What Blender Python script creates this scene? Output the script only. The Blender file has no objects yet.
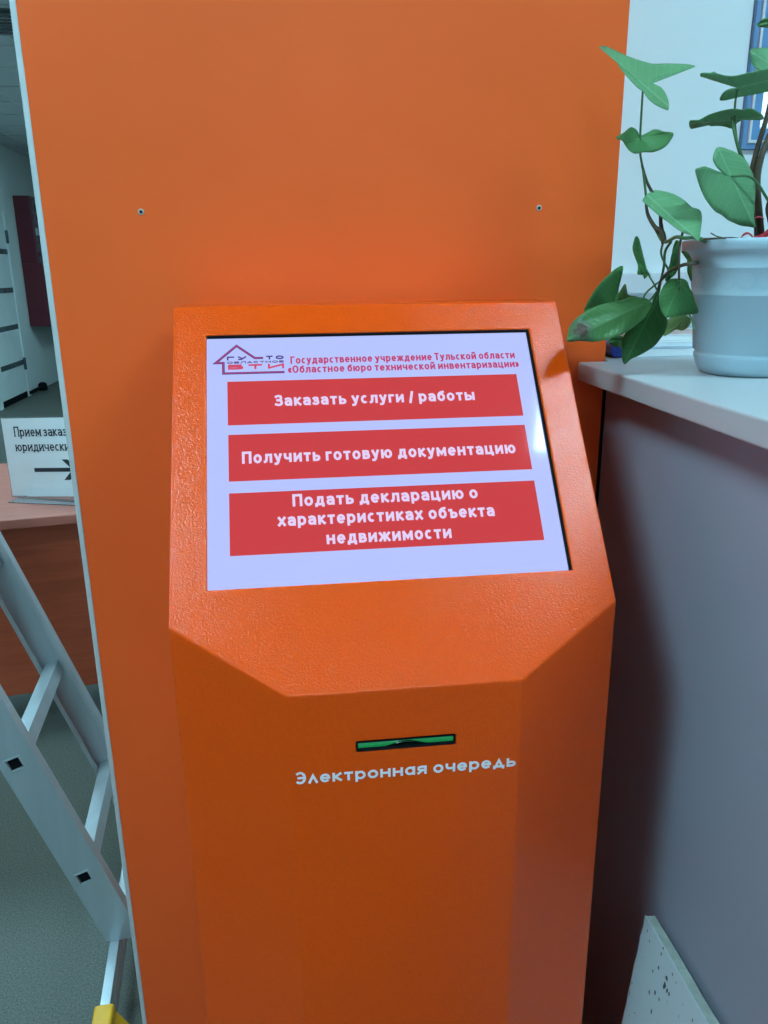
import bpy, bmesh, math, random
from mathutils import Vector, Matrix, noise
random.seed(7)
scene = bpy.context.scene
COL = scene.collection
PI = math.pi

# ------------------------------------------------------------------ camera, light, exposure
F, CX, CY = 791.522, 384.0, 512.0
CAM = Vector((-0.0914, -0.8699, 1.4004))
YAW, PIT, ROL = 0.118813, 0.297116, -0.011552
_f = Vector((math.sin(YAW)*math.cos(PIT), math.cos(YAW)*math.cos(PIT), -math.sin(PIT)))
_r = Vector((math.cos(YAW), -math.sin(YAW), 0))
_u = _r.cross(_f)
CR = math.cos(ROL)*_r + math.sin(ROL)*_u
CU = -math.sin(ROL)*_r + math.cos(ROL)*_u
cd = bpy.data.cameras.new('camera'); cam = bpy.data.objects.new('camera', cd); COL.objects.link(cam)
cd.sensor_fit = 'VERTICAL'; cd.sensor_height = 32.0; cd.lens = F/1024*32.0
cd.clip_start = 0.02; cd.clip_end = 100
M3 = Matrix((CR, CU, -_f)).transposed()
cam.matrix_world = Matrix.Translation(CAM) @ M3.to_4x4()
scene.camera = cam
vs = scene.view_settings
vs.view_transform = 'Standard'; vs.look = 'None'; vs.gamma = 1; vs.use_curve_mapping = False
vs.exposure = 0.0
LAMP_COL = (0.56, 1.06, 1.26)
LAMP_A = 66.0      # ceiling fixture above the counter
LAMP_B = 33.0      # ceiling fixture to the left of the camera
FILL_DESK = 50.0  # added fill light, brightens the dim room around the desk
FILL_SIGN = 24.0  # added fill light, lifts the front of the desk sign
FILL_FAR = 50.0  # added fill light, hidden deep in the dim room
FILL_FRONT = 20.0      # unseen fill light added behind the camera
SKY = 2.2
w = bpy.data.worlds.new('sky'); scene.world = w; w.use_nodes = True
bg = w.node_tree.nodes['Background']; bg.inputs[0].default_value = (0.62, 0.86, 1.0, 1); bg.inputs[1].default_value = SKY
ZC = 2.8

# ------------------------------------------------------------------ helpers
def ray(px, py):
    return (px-CX)/F*CR - (py-CY)/F*CU + _f
def onY(px, py, Y):
    d = ray(px, py); return CAM + d*((Y-CAM.y)/d.y)

def lin(c):
    return tuple(((x/255)/12.92 if x/255 <= 0.04045 else ((x/255+0.055)/1.055)**2.4) for x in c)

def mat(name, col, rough=0.5, metal=0.0, spec=0.5, noise_scale=0, noise_amt=0.0, bump=0.0, bump_scale=200, emit=None, estr=1.0, coat=0, sheen=None, stretch=None, bdist=0.001):
    m = bpy.data.materials.new(name); m.use_nodes = True
    nt = m.node_tree; b = nt.nodes['Principled BSDF']
    b.inputs['Base Color'].default_value = (*col, 1); b.inputs['Roughness'].default_value = rough
    b.inputs['Metallic'].default_value = metal; b.inputs['Specular IOR Level'].default_value = spec
    if coat: b.inputs['Coat Weight'].default_value = coat
    tc = nt.nodes.new('ShaderNodeTexCoord')
    src = tc.outputs['Object']
    if stretch:
        mp = nt.nodes.new('ShaderNodeMapping'); mp.inputs['Scale'].default_value = stretch
        nt.links.new(src, mp.inputs['Vector']); src = mp.outputs['Vector']
    if noise_amt:
        n = nt.nodes.new('ShaderNodeTexNoise'); n.inputs['Scale'].default_value = noise_scale; n.inputs['Detail'].default_value = 4
        nt.links.new(src, n.inputs['Vector'])
        r = nt.nodes.new('ShaderNodeMix'); r.data_type = 'RGBA'
        r.inputs['A'].default_value = (*[max(0, c*(1-noise_amt)) for c in col], 1)
        r.inputs['B'].default_value = (*[min(1, c*(1+noise_amt)) for c in col], 1)
        mr = nt.nodes.new('ShaderNodeMapRange'); mr.inputs['From Min'].default_value = 0.3; mr.inputs['From Max'].default_value = 0.7
        nt.links.new(n.outputs['Fac'], mr.inputs['Value']); nt.links.new(mr.outputs['Result'], r.inputs['Factor'])
        nt.links.new(r.outputs['Result'], b.inputs['Base Color'])
    if bump:
        n2 = nt.nodes.new('ShaderNodeTexNoise'); n2.inputs['Scale'].default_value = bump_scale; n2.inputs['Detail'].default_value = 2
        nt.links.new(tc.outputs['Object'], n2.inputs['Vector'])
        bp = nt.nodes.new('ShaderNodeBump'); bp.inputs['Strength'].default_value = bump; bp.inputs['Distance'].default_value = bdist
        nt.links.new(n2.outputs['Fac'], bp.inputs['Height']); nt.links.new(bp.outputs['Normal'], b.inputs['Normal'])
    if emit:
        b.inputs['Emission Color'].default_value = (*emit, 1); b.inputs['Emission Strength'].default_value = estr
    return m

def link(name, me, m, parent=None, kind=None):
    o = bpy.data.objects.new(name, me); COL.objects.link(o)
    if m: me.materials.append(m)
    if parent: o.parent = parent
    if kind: o['kind'] = kind
    return o
def obj(name, bm, m, parent=None, kind=None, smooth=False, bevel=0, seg=2):
    me = bpy.data.meshes.new(name)
    bmesh.ops.recalc_face_normals(bm, faces=bm.faces)
    bm.to_mesh(me); bm.free()
    if smooth:
        for p in me.polygons: p.use_smooth = True
    o = link(name, me, m, parent, kind)
    if bevel:
        md = o.modifiers.new('bevel', 'BEVEL'); md.width = bevel; md.segments = seg; md.limit_method = 'ANGLE'; md.angle_limit = math.radians(28)
        md.harden_normals = False
    return o
def struct(name, bm, m, **k): return obj(name, bm, m, kind='structure', **k)
def thing(name, label, cat, loc=(0, 0, 0), rotz=0, group=None):
    o = bpy.data.objects.new(name, None); COL.objects.link(o); o.location = loc; o.rotation_euler = (0, 0, rotz)
    o.empty_display_size = 0.05
    return tag(o, label, cat, group)
def tag(o, label, cat, group=None):
    o['label'] = label; o['category'] = cat
    if group: o['group'] = group
    return o
def box(bm, x0, y0, z0, x1, y1, z1):
    v = [bm.verts.new(p) for p in ((x0,y0,z0),(x1,y0,z0),(x1,y1,z0),(x0,y1,z0),(x0,y0,z1),(x1,y0,z1),(x1,y1,z1),(x0,y1,z1))]
    for f in ((0,3,2,1),(4,5,6,7),(0,1,5,4),(1,2,6,5),(2,3,7,6),(3,0,4,7)): bm.faces.new([v[i] for i in f])
    return bm
def bx(*a): return box(bmesh.new(), *a)
def prism(bm, pts, fn):
    """extrude a polygon: fn(p, t) -> 3D with t = 0, 1"""
    a = [bm.verts.new(fn(p, 0)) for p in pts]; b = [bm.verts.new(fn(p, 1)) for p in pts]
    bm.faces.new(a[::-1]); bm.faces.new(b)
    for i in range(len(pts)):
        j = (i+1) % len(pts); bm.faces.new([a[i], a[j], b[j], b[i]])
    return bm
def tube(bm, pts, rad, n=8):
    pts = [Vector(p) for p in pts]
    if not hasattr(rad, '__len__'): rad = [rad]*len(pts)
    rings = []; ref = Vector((0.3, 0.5, 0.81)).normalized()
    for i, p in enumerate(pts):
        t = (pts[min(i+1, len(pts)-1)] - pts[max(i-1, 0)]).normalized()
        a = t.cross(ref)
        if a.length < 1e-3: a = t.cross(Vector((1, 0, 0)))
        a.normalize(); b = t.cross(a)
        rings.append([bm.verts.new(p + rad[i]*(math.cos(2*PI*k/n)*a + math.sin(2*PI*k/n)*b)) for k in range(n)])
    for r0, r1 in zip(rings, rings[1:]):
        for k in range(n): bm.faces.new([r0[k], r0[(k+1) % n], r1[(k+1) % n], r1[k]])
    bm.faces.new(rings[0][::-1]); bm.faces.new(rings[-1])
    return bm
def smoothline(pts, n=5, closed=False):
    P = [Vector(p) for p in pts]; out = []; N = len(P)
    rng = range(N) if closed else range(N-1)
    for i in rng:
        if closed: p0, p1, p2, p3 = P[(i-1) % N], P[i], P[(i+1) % N], P[(i+2) % N]
        else: p0, p1, p2, p3 = P[max(i-1, 0)], P[i], P[i+1], P[min(i+2, N-1)]
        for k in range(n):
            t = k/n
            out.append(0.5*((2*p1) + (p2-p0)*t + (2*p0-5*p1+4*p2-p3)*t*t + (3*p1-p0-3*p2+p3)*t**3))
    if not closed: out.append(P[-1])
    return out
def lathe(bm, prof, n=48):
    rings = [[bm.verts.new((r*math.cos(2*PI*k/n), r*math.sin(2*PI*k/n), z)) for k in range(n)] for r, z in prof]
    for a, b in zip(rings, rings[1:]):
        for k in range(n): bm.faces.new([a[k], a[(k+1) % n], b[(k+1) % n], b[k]])
    return bm, rings
# ---- stroke letterforms: every glyph is centre lines in a unit box, stroked at constant width
def arc(cx, cy, rx, ry, a0, a1, n=18):
    return [(cx+rx*math.cos(math.radians(a0+(a1-a0)*i/n)), cy+ry*math.sin(math.radians(a0+(a1-a0)*i/n))) for i in range(n+1)]
OV = ('r', arc(.5, .5, .5, .5, 0, 360, 28))
def L_(*p): return ('l', list(p))
def S_(*p): return ('s', list(p))
GL = {  # char: (width, strokes)
 'о': (.88, [OV]), 'а': (.82, [S_((.06,.92),(.45,1),(.85,.92),(1,.62),(1,.3)), L_((1,.5),(1,0)), S_((1,.57),(.42,.56),(.05,.44),(0,.27),(.1,.07),(.38,0),(.75,.08),(1,.32))]),
 'б': (.86, [OV, S_((.9,1.34),(.4,1.24),(.05,.9),(0,.45))]), 'в': (.80, [L_((0,0),(0,1)), S_((0,1),(.55,1),(.86,.92),(.86,.64),(.55,.54),(0,.54)), S_((0,.53),(.6,.53),(1,.42),(1,.12),(.62,0),(0,0))]),
 'г': (.62, [L_((0,0),(0,1),(1,1))]), 'д': (.98, [L_((0,-.22),(0,0),(1,0),(1,-.22)), L_((.86,0),(.86,1),(.34,1),(.30,.55),(.16,0))]),
 'е': (.86, [L_((.02,.5),(.98,.5)), ('a', arc(.5,.5,.5,.5,0,318,26))]), 'ж': (1.2, [L_((.5,0),(.5,1)), L_((0,1),(.33,.52),(0,0)), L_((1,1),(.67,.52),(1,0)), L_((.33,.52),(.67,.52))]),
 'з': (.72, [S_((.02,.9),(.42,1),(.88,.9),(.86,.64),(.55,.54),(.32,.54)), S_((.32,.53),(.6,.53),(1,.40),(.96,.1),(.5,0),(0,.08))]),
 'и': (.88, [L_((0,1),(0,0)), L_((.04,.05),(.96,.95)), L_((1,1),(1,0))]), 'й': (.88, [L_((0,1),(0,0)), L_((.04,.05),(.96,.95)), L_((1,1),(1,0)), S_((.2,1.5),(.5,1.33),(.8,1.5))]),
 'к': (.80, [L_((0,0),(0,1)), L_((.95,1),(.2,.52),(1,0)), L_((0,.52),(.2,.52))]), 'л': (.90, [S_((-.02,0),(.14,.06),(.24,.4),(.27,1)), L_((.27,1),(1,1),(1,0))]),
 'м': (1.06, [L_((0,0),(0,1)), L_((.02,.97),(.5,.22),(.98,.97)), L_((1,1),(1,0))]), 'н': (.88, [L_((0,0),(0,1)), L_((1,0),(1,1)), L_((0,.52),(1,.52))]),
 'п': (.88, [L_((0,0),(0,1),(1,1),(1,0))]), 'р': (.88, [L_((0,1),(0,-.36)), OV]), 'с': (.76, [('a', arc(.55,.5,.55,.5,52,308,22))]),
 'т': (.76, [L_((0,1),(1,1)), L_((.5,1),(.5,0))]), 'у': (.82, [L_((0,1),(.5,.08)), S_((1,1),(.72,.45),(.48,-.12),(.3,-.34),(.04,-.36))]), 'х': (.82, [L_((0,1),(1,0)), L_((0,0),(1,1))]),
 'ц': (.96, [L_((0,1),(0,0),(1,0),(1,-.22)), L_((.82,1),(.82,0))]), 'ч': (.84, [S_((0,1),(0,.7),(.15,.45),(.5,.4),(1,.42)), L_((1,1),(1,0))]),
 'ь': (.78, [L_((0,0),(0,1)), S_((0,.58),(.6,.58),(1,.45),(1,.12),(.6,0),(0,0))]), 'ъ': (.92, [L_((0,1),(.27,1),(.27,0)), S_((.27,.58),(.7,.58),(1,.45),(1,.12),(.7,0),(.27,0))]),
 'ы': (1.12, [L_((0,0),(0,1)), S_((0,.58),(.38,.58),(.62,.45),(.62,.12),(.38,0),(0,0)), L_((1,0),(1,1))]), 'ю': (1.2, [L_((0,0),(0,1)), L_((0,.5),(.36,.5)), ('r', arc(.68,.5,.32,.5,0,360,28))]),
 'я': (.82, [L_((1,0),(1,1)), S_((1,1),(.42,1),(.06,.9),(.06,.57),(.42,.46),(1,.46)), L_((.55,.46),(0,0))]),
 '«': (.62, [L_((.42,.9),(0,.5),(.42,.1)), L_((1,.9),(.58,.5),(1,.1))]), '»': (.62, [L_((0,.9),(.42,.5),(0,.1)), L_((.58,.9),(1,.5),(.58,.1))]),
 # capitals
 'З': (.86, [S_((.02,.92),(.42,1),(.88,.92),(.88,.62),(.55,.53),(.32,.53)), S_((.32,.53),(.6,.53),(1,.40),(.97,.1),(.5,0),(0,.07))]),
 'П': (1.0, [L_((0,0),(0,1),(1,1),(1,0))]), 'Г': (.78, [L_((0,0),(0,1),(1,1))]), 'О': (1.08, [OV]), 'Т': (.86, [L_((0,1),(1,1)), L_((.5,1),(.5,0))]),
 'Б': (.92, [L_((.92,1),(0,1),(0,0)), S_((0,.57),(.6,.57),(1,.43),(1,.12),(.6,0),(0,0))]), 'У': (.92, [L_((0,1),(.5,.35)), S_((1,1),(.7,.5),(.42,.1),(.25,0),(.04,0))]),
 'И': (1.02, [L_((0,1),(0,0)), L_((.03,.04),(.97,.96)), L_((1,1),(1,0))]), 'Л': (1.0, [S_((-.02,0),(.14,.06),(.24,.4),(.27,1)), L_((.27,1),(1,1),(1,0))]), 'А': (1.0, [L_((0,0),(.5,1),(1,0)), L_((.2,.3),(.8,.3))]),
 'С': (.92, [('a', arc(.55,.5,.55,.5,50,310,22))]), 'Н': (.98, [L_((0,0),(0,1)), L_((1,0),(1,1)), L_((0,.5),(1,.5))]), 'Э': (.92, [('a', arc(.45,.5,.55,.5,-135,135,24)), L_((.3,.5),(1,.5))]),
 'Е': (.86, [L_((1,1),(0,1),(0,0),(1,0)), L_((0,.5),(.85,.5))]),
 '/': (.45, [L_((0,-.12),(1,1))]),
}
GEO = dict(GL)   # rounder one-storey forms for the vinyl lettering
GEO.update({'а': (.86, [OV, L_((1,0),(1,1))]), 'л': (.80, [L_((0,0),(.5,1),(1,0))]), 'е': (.86, [L_((.02,.5),(.98,.5)), ('a', arc(.5,.5,.5,.5,0,322,26))]),
 'д': (1.0, [L_((0,-.22),(0,0),(1,0),(1,-.22)), L_((.14,0),(.5,1),(.86,0))])})
def text(name, s, m, parent, mw, x0, x1, base, cap, bold=0.24, track=1.0, depth=0.0004, font=GL, xh=0.75, serif=False):
    """stroked line of text in local xy from x0 to x1, baseline y = base; mw maps local (x, y, z) to parent space"""
    wd = bold*cap; gap = 0.20*track; space = 0.42*track
    adv = []; x = 0.0
    for ch in s:
        if ch == ' ': x += space; continue
        w_ = font[ch][0]; adv.append((ch, x, w_)); x += w_ + gap
    x -= gap
    k = (x1-x0)/x
    V, Fc, cnt = [], [], [0]
    def strip2(P, closed, ext):
        n = len(P)
        if ext and not closed:
            P = list(P); d0 = (P[0]-P[1]).normalized(); d1 = (P[-1]-P[-2]).normalized(); P[0] = P[0]+d0*ext; P[-1] = P[-1]+d1*ext
        cnt[0] += 1; z = depth + (cnt[0] % 30)*0.000008; a = len(V)
        for i in range(n):
            if closed: t0 = (P[i]-P[i-1]).normalized(); t1 = (P[(i+1) % n]-P[i]).normalized()
            else:
                t0 = (P[i]-P[i-1]).normalized() if i else (P[1]-P[0]).normalized(); t1 = (P[i+1]-P[i]).normalized() if i < n-1 else t0
            n0, n1 = Vector((-t0.y, t0.x)), Vector((-t1.y, t1.x)); mm = n0+n1
            mm = mm.normalized() if mm.length > 1e-4 else n0
            q = mm*(wd_[0]/2/max(0.45, mm.dot(n0)))
            for e_ in (1, -1): p = P[i]+q*e_; V.append(mw @ Vector((p.x, p.y, z)))
        for i in range(n if closed else n-1):
            j = (i+1) % n; Fc.append((a+2*i, a+2*i+1, a+2*j+1, a+2*j))
    wd_ = [wd]
    for ch, gx, w_ in adv:
        W = w_*k; H = cap if (ch.isupper() or ch == '/') else cap*xh; ww = min(wd, W*0.42)
        ox = x0 + gx*k; wd_[0] = wd
        f = lambda p: Vector((ox + ww/2 + p[0]*(W-ww), base + wd/2 + p[1]*(H-wd)))
        for kind, pts in font[ch][1]:
            P = [f(p) for p in pts]
            if kind == 's': P = [Vector((v.x, v.y)) for v in smoothline([(p.x, p.y, 0) for p in P], 5)]
            if kind == 'r': strip2(P[:-1], True, 0)
            else: strip2(P, False, wd/2 if kind != 'a' else wd*0.1)
            if serif and kind == 'l':
                for i, j in ((0, 1), (-1, -2)):
                    if abs(pts[i][0]-pts[j][0]) < 0.3 and abs(pts[i][1]-pts[j][1]) > 0.1:
                        wd_[0] = wd*0.5; c_ = P[i]; up = 1 if P[i].y > P[j].y else -1
                        c_ = Vector((c_.x, c_.y + up*wd*0.25)); strip2([c_-Vector((wd*0.95, 0)), c_+Vector((wd*0.95, 0))], False, 0); wd_[0] = wd
    up = (mw.to_3x3() @ Vector((0, 0, 1))).normalized()      # every face towards the reader
    Fc = [f if (V[f[1]]-V[f[0]]).cross(V[f[2]]-V[f[0]]).dot(up) + (V[f[2]]-V[f[0]]).cross(V[f[3]]-V[f[0]]).dot(up) > 0 else f[::-1] for f in Fc]
    me = bpy.data.meshes.new(name); me.from_pydata(V, [], Fc); me.update()
    return link(name, me, m, parent)

# ------------------------------------------------------------------ materials
M = {}
M['wall'] = mat('white_plaster', (0.88, 0.93, 0.95), 0.7, noise_scale=3, noise_amt=0.02, bump=0.08, bump_scale=120)
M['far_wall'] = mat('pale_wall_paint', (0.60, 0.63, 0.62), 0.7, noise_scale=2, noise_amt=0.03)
M['orange_board'] = mat('orange_laminate', (0.95, 0.122, 0.020), 0.42, spec=0.22, noise_scale=2.5, noise_amt=0.05, bump=0.05, bump_scale=300)
M['white_edge'] = mat('white_edge_band', (0.53, 0.54, 0.54), 0.5, noise_scale=60, noise_amt=0.04)
M['grey_wall'] = mat('grey_wall_paint', (0.36, 0.335, 0.40), 0.62, spec=0.3, noise_scale=5, noise_amt=0.03, bump=0.05, bump_scale=200)
M['sill'] = mat('white_laminate_top', (0.47, 0.47, 0.49), 0.38, noise_scale=8, noise_amt=0.02)
M['black'] = mat('black_rubber', (0.006, 0.006, 0.008), 0.8, spec=0.08, noise_scale=80, noise_amt=0.2)
M['orange_steel'] = mat('orange_powder_coat', (0.97, 0.082, 0.002), 0.15, spec=0.36, noise_scale=500, noise_amt=0.05, bump=0.55, bump_scale=600, bdist=0.0008)
M['ceiling'] = mat('ceiling_tile', (0.45, 0.47, 0.48), 0.8, noise_scale=90, noise_amt=0.06)
M['alu'] = mat('brushed_aluminium', (0.50, 0.53, 0.56), 0.42, metal=0.55, noise_scale=30, noise_amt=0.06, bump=0.05, bump_scale=250, stretch=(1, 1, 0.1))
M['yellow'] = mat('yellow_plastic', (0.78, 0.36, 0.006), 0.45, noise_scale=40, noise_amt=0.06)
M['door'] = mat('white_door', (0.58, 0.62, 0.62), 0.45, noise_scale=6, noise_amt=0.03)
M['slat'] = mat('dark_glass_strip', (0.06, 0.08, 0.09), 0.25, noise_scale=9, noise_amt=0.1)
M['red_box'] = mat('dark_red_enamel', (0.115, 0.012, 0.022), 0.3, noise_scale=10, noise_amt=0.08)
M['red_glass'] = mat('cabinet_glazing', (0.16, 0.06, 0.09), 0.08, noise_scale=10, noise_amt=0.08)
M['pot'] = mat('white_plastic_pot', (0.43, 0.54, 0.61), 0.42, noise_scale=14, noise_amt=0.04)
M['soil'] = mat('potting_soil', (0.03, 0.02, 0.012), 0.95, noise_scale=120, noise_amt=0.5, bump=1, bump_scale=150, bdist=0.005)
M['stem_green'] = mat('green_stem', (0.06, 0.15, 0.05), 0.5, noise_scale=60, noise_amt=0.2)
M['stem_brown'] = mat('woody_stem', (0.075, 0.055, 0.03), 0.7, noise_scale=70, noise_amt=0.4, bump=0.4, bump_scale=220)
M['ribbon'] = mat('red_ribbon', (0.45, 0.01, 0.03), 0.4, noise_scale=60, noise_amt=0.1)
M['paper'] = mat('white_paper', (0.80, 0.80, 0.82), 0.6, noise_scale=20, noise_amt=0.02)
M['ink'] = mat('dark_ink', (0.02, 0.025, 0.035), 0.6, noise_scale=20, noise_amt=0.1)
M['blue'] = mat('blue_cover', (0.015, 0.04, 0.30), 0.35, noise_scale=30, noise_amt=0.15)
M['pale_blue'] = mat('pale_blue_cover', (0.35, 0.47, 0.58), 0.4, noise_scale=30, noise_amt=0.1)
M['peach'] = mat('peach_print', (0.55, 0.36, 0.33), 0.4, noise_scale=40, noise_amt=0.2)
M['sage'] = mat('pale_green_print', (0.38, 0.50, 0.36), 0.4, noise_scale=40, noise_amt=0.2)
M['acrylic'] = mat('clear_acrylic', (0.75, 0.8, 0.85), 0.08)
M['acrylic'].node_tree.nodes['Principled BSDF'].inputs['Transmission Weight'].default_value = 0.92
M['win_blue'] = mat('blue_window_profile', (0.16, 0.33, 0.58), 0.4, noise_scale=9, noise_amt=0.04)
M['white_pvc'] = mat('white_window_bead', (0.78, 0.80, 0.83), 0.35, noise_scale=9, noise_amt=0.02)
M['lettering'] = mat('white_vinyl', (0.97, 0.80, 0.82), 0.5, noise_scale=50, noise_amt=0.02)
M['lamp_frame'] = mat('white_lamp_housing', (0.8, 0.8, 0.8), 0.5, noise_scale=9, noise_amt=0.02)
M['plug'] = mat('pale_wall_plug', (0.55, 0.42, 0.37), 0.5, noise_scale=200, noise_amt=0.1)

def emis(name, col, rough=0.06, var=0.02):
    m = mat(name, (0.01, 0.01, 0.012), rough, emit=col)
    nt = m.node_tree; b = nt.nodes['Principled BSDF']
    n = nt.nodes.new('ShaderNodeTexNoise'); n.inputs['Scale'].default_value = 6
    r = nt.nodes.new('ShaderNodeMapRange'); r.inputs['To Min'].default_value = 1-var; r.inputs['To Max'].default_value = 1+var
    nt.links.new(n.outputs['Fac'], r.inputs['Value']); nt.links.new(r.outputs['Result'], b.inputs['Emission Strength'])
    return m
M['lcd_white'] = emis('lit_display', lin((182, 195, 253)))
M['lcd_red'] = emis('lit_red_button', lin((202, 56, 58)))
M['lcd_text'] = emis('lit_button_text', lin((226, 210, 248)))
M['lcd_crimson'] = emis('lit_heading_text', lin((190, 58, 110)))
M['lcd_navy'] = emis('lit_navy_logo', lin((70, 45, 130)))
M['lcd_logored'] = emis('lit_red_logo', lin((205, 70, 100)))
M['slot_green'] = mat('green_slot_plastic', (0.01, 0.20, 0.06), 0.18, emit=(0.008, 0.15, 0.045), estr=1.0, noise_scale=30, noise_amt=0.15)
M['slot_dark'] = mat('dark_green_slot', (0.004, 0.045, 0.012), 0.15, noise_scale=30, noise_amt=0.15)

def lamp_mat(name, s):
    m = mat(name, (0.8, 0.8, 0.8), 0.5, emit=LAMP_COL, estr=s); return m

# wood of the desk
def wood(name, c1, c2, rough=0.4):
    m = mat(name, c1, rough); nt = m.node_tree; b = nt.nodes['Principled BSDF']
    tc = nt.nodes.new('ShaderNodeTexCoord'); mp = nt.nodes.new('ShaderNodeMapping'); mp.inputs['Scale'].default_value = (1.2, 12, 14)
    n = nt.nodes.new('ShaderNodeTexNoise'); n.inputs['Scale'].default_value = 3; n.inputs['Detail'].default_value = 6; n.inputs['Distortion'].default_value = 1.2
    cr = nt.nodes.new('ShaderNodeValToRGB'); cr.color_ramp.elements[0].color = (*c1, 1); cr.color_ramp.elements[1].color = (*c2, 1)
    cr.color_ramp.elements[0].position = 0.3; cr.color_ramp.elements[1].position = 0.72
    nt.links.new(tc.outputs['Object'], mp.inputs['Vector']); nt.links.new(mp.outputs['Vector'], n.inputs['Vector'])
    nt.links.new(n.outputs['Fac'], cr.inputs['Fac']); nt.links.new(cr.outputs['Color'], b.inputs['Base Color'])
    return m
M['wood_top'] = wood('beech_desk_top', (0.42, 0.115, 0.082), (0.50, 0.15, 0.105), 0.35)
M['wood_front'] = wood('beech_desk_panel', (0.42, 0.066, 0.024), (0.54, 0.095, 0.036), 0.45)

def speckle(name, base, dark, light, scale, rough, lo=0.42, hi=0.6):
    m = mat(name, base, rough); nt = m.node_tree; b = nt.nodes['Principled BSDF']
    tc = nt.nodes.new('ShaderNodeTexCoord'); n = nt.nodes.new('ShaderNodeTexNoise'); n.inputs['Scale'].default_value = scale; n.inputs['Detail'].default_value = 3
    cr = nt.nodes.new('ShaderNodeValToRGB'); e = cr.color_ramp.elements
    e[0].position = lo; e[0].color = (*dark, 1); e[1].position = hi; e[1].color = (*light, 1)
    mid = e.new((lo+hi)/2); mid.color = (*base, 1)
    nt.links.new(tc.outputs['Object'], n.inputs['Vector']); nt.links.new(n.outputs['Fac'], cr.inputs['Fac']); nt.links.new(cr.outputs['Color'], b.inputs['Base Color'])
    return m
M['floor'] = speckle('speckled_grey_linoleum', (0.100, 0.102, 0.083), (0.058, 0.058, 0.048), (0.142, 0.142, 0.12), 260, 0.55, 0.34, 0.68)

def pitted():
    m = mat('pitted_mineral_fibre', (0.62, 0.66, 0.70), 0.9); nt = m.node_tree; b = nt.nodes['Principled BSDF']
    tc = nt.nodes.new('ShaderNodeTexCoord')
    mp = nt.nodes.new('ShaderNodeMapping'); mp.inputs['Scale'].default_value = (1, 1.0, 0.55)
    wob = nt.nodes.new('ShaderNodeTexNoise'); wob.inputs['Scale'].default_value = 60
    add = nt.nodes.new('ShaderNodeMix'); add.data_type = 'VECTOR'; add.inputs['Factor'].default_value = 0.012
    nt.links.new(tc.outputs['Object'], mp.inputs['Vector']); nt.links.new(mp.outputs['Vector'], wob.inputs['Vector'])
    nt.links.new(mp.outputs['Vector'], add.inputs['A']); nt.links.new(wob.outputs['Color'], add.inputs['B'])
    v = nt.nodes.new('ShaderNodeTexVoronoi'); v.inputs['Scale'].default_value = 125
    nt.links.new(add.outputs['Result'], v.inputs['Vector'])
    cr = nt.nodes.new('ShaderNodeValToRGB'); e = cr.color_ramp.elements
    e[0].position = 0.19; e[0].color = (0.06, 0.07, 0.08, 1); e[1].position = 0.28; e[1].color = (0.62, 0.66, 0.70, 1)
    n = nt.nodes.new('ShaderNodeTexNoise'); n.inputs['Scale'].default_value = 22
    nt.links.new(mp.outputs['Vector'], n.inputs['Vector'])
    mr = nt.nodes.new('ShaderNodeMapRange'); mr.inputs['From Min'].default_value = 0.45; mr.inputs['From Max'].default_value = 0.6
    mr.inputs['To Min'].default_value = 0.12; mr.inputs['To Max'].default_value = 0.0
    nt.links.new(n.outputs['Fac'], mr.inputs['Value'])
    ad = nt.nodes.new('ShaderNodeMath'); ad.operation = 'ADD'
    nt.links.new(v.outputs['Distance'], ad.inputs[0]); nt.links.new(mr.outputs['Result'], ad.inputs[1])
    nt.links.new(ad.outputs[0], cr.inputs['Fac']); nt.links.new(cr.outputs['Color'], b.inputs['Base Color'])
    return m
M['fibre'] = pitted()
M['fibre_edge'] = mat('raw_fibre_edge', (0.42, 0.45, 0.40), 0.9, noise_scale=90, noise_amt=0.15)

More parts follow.
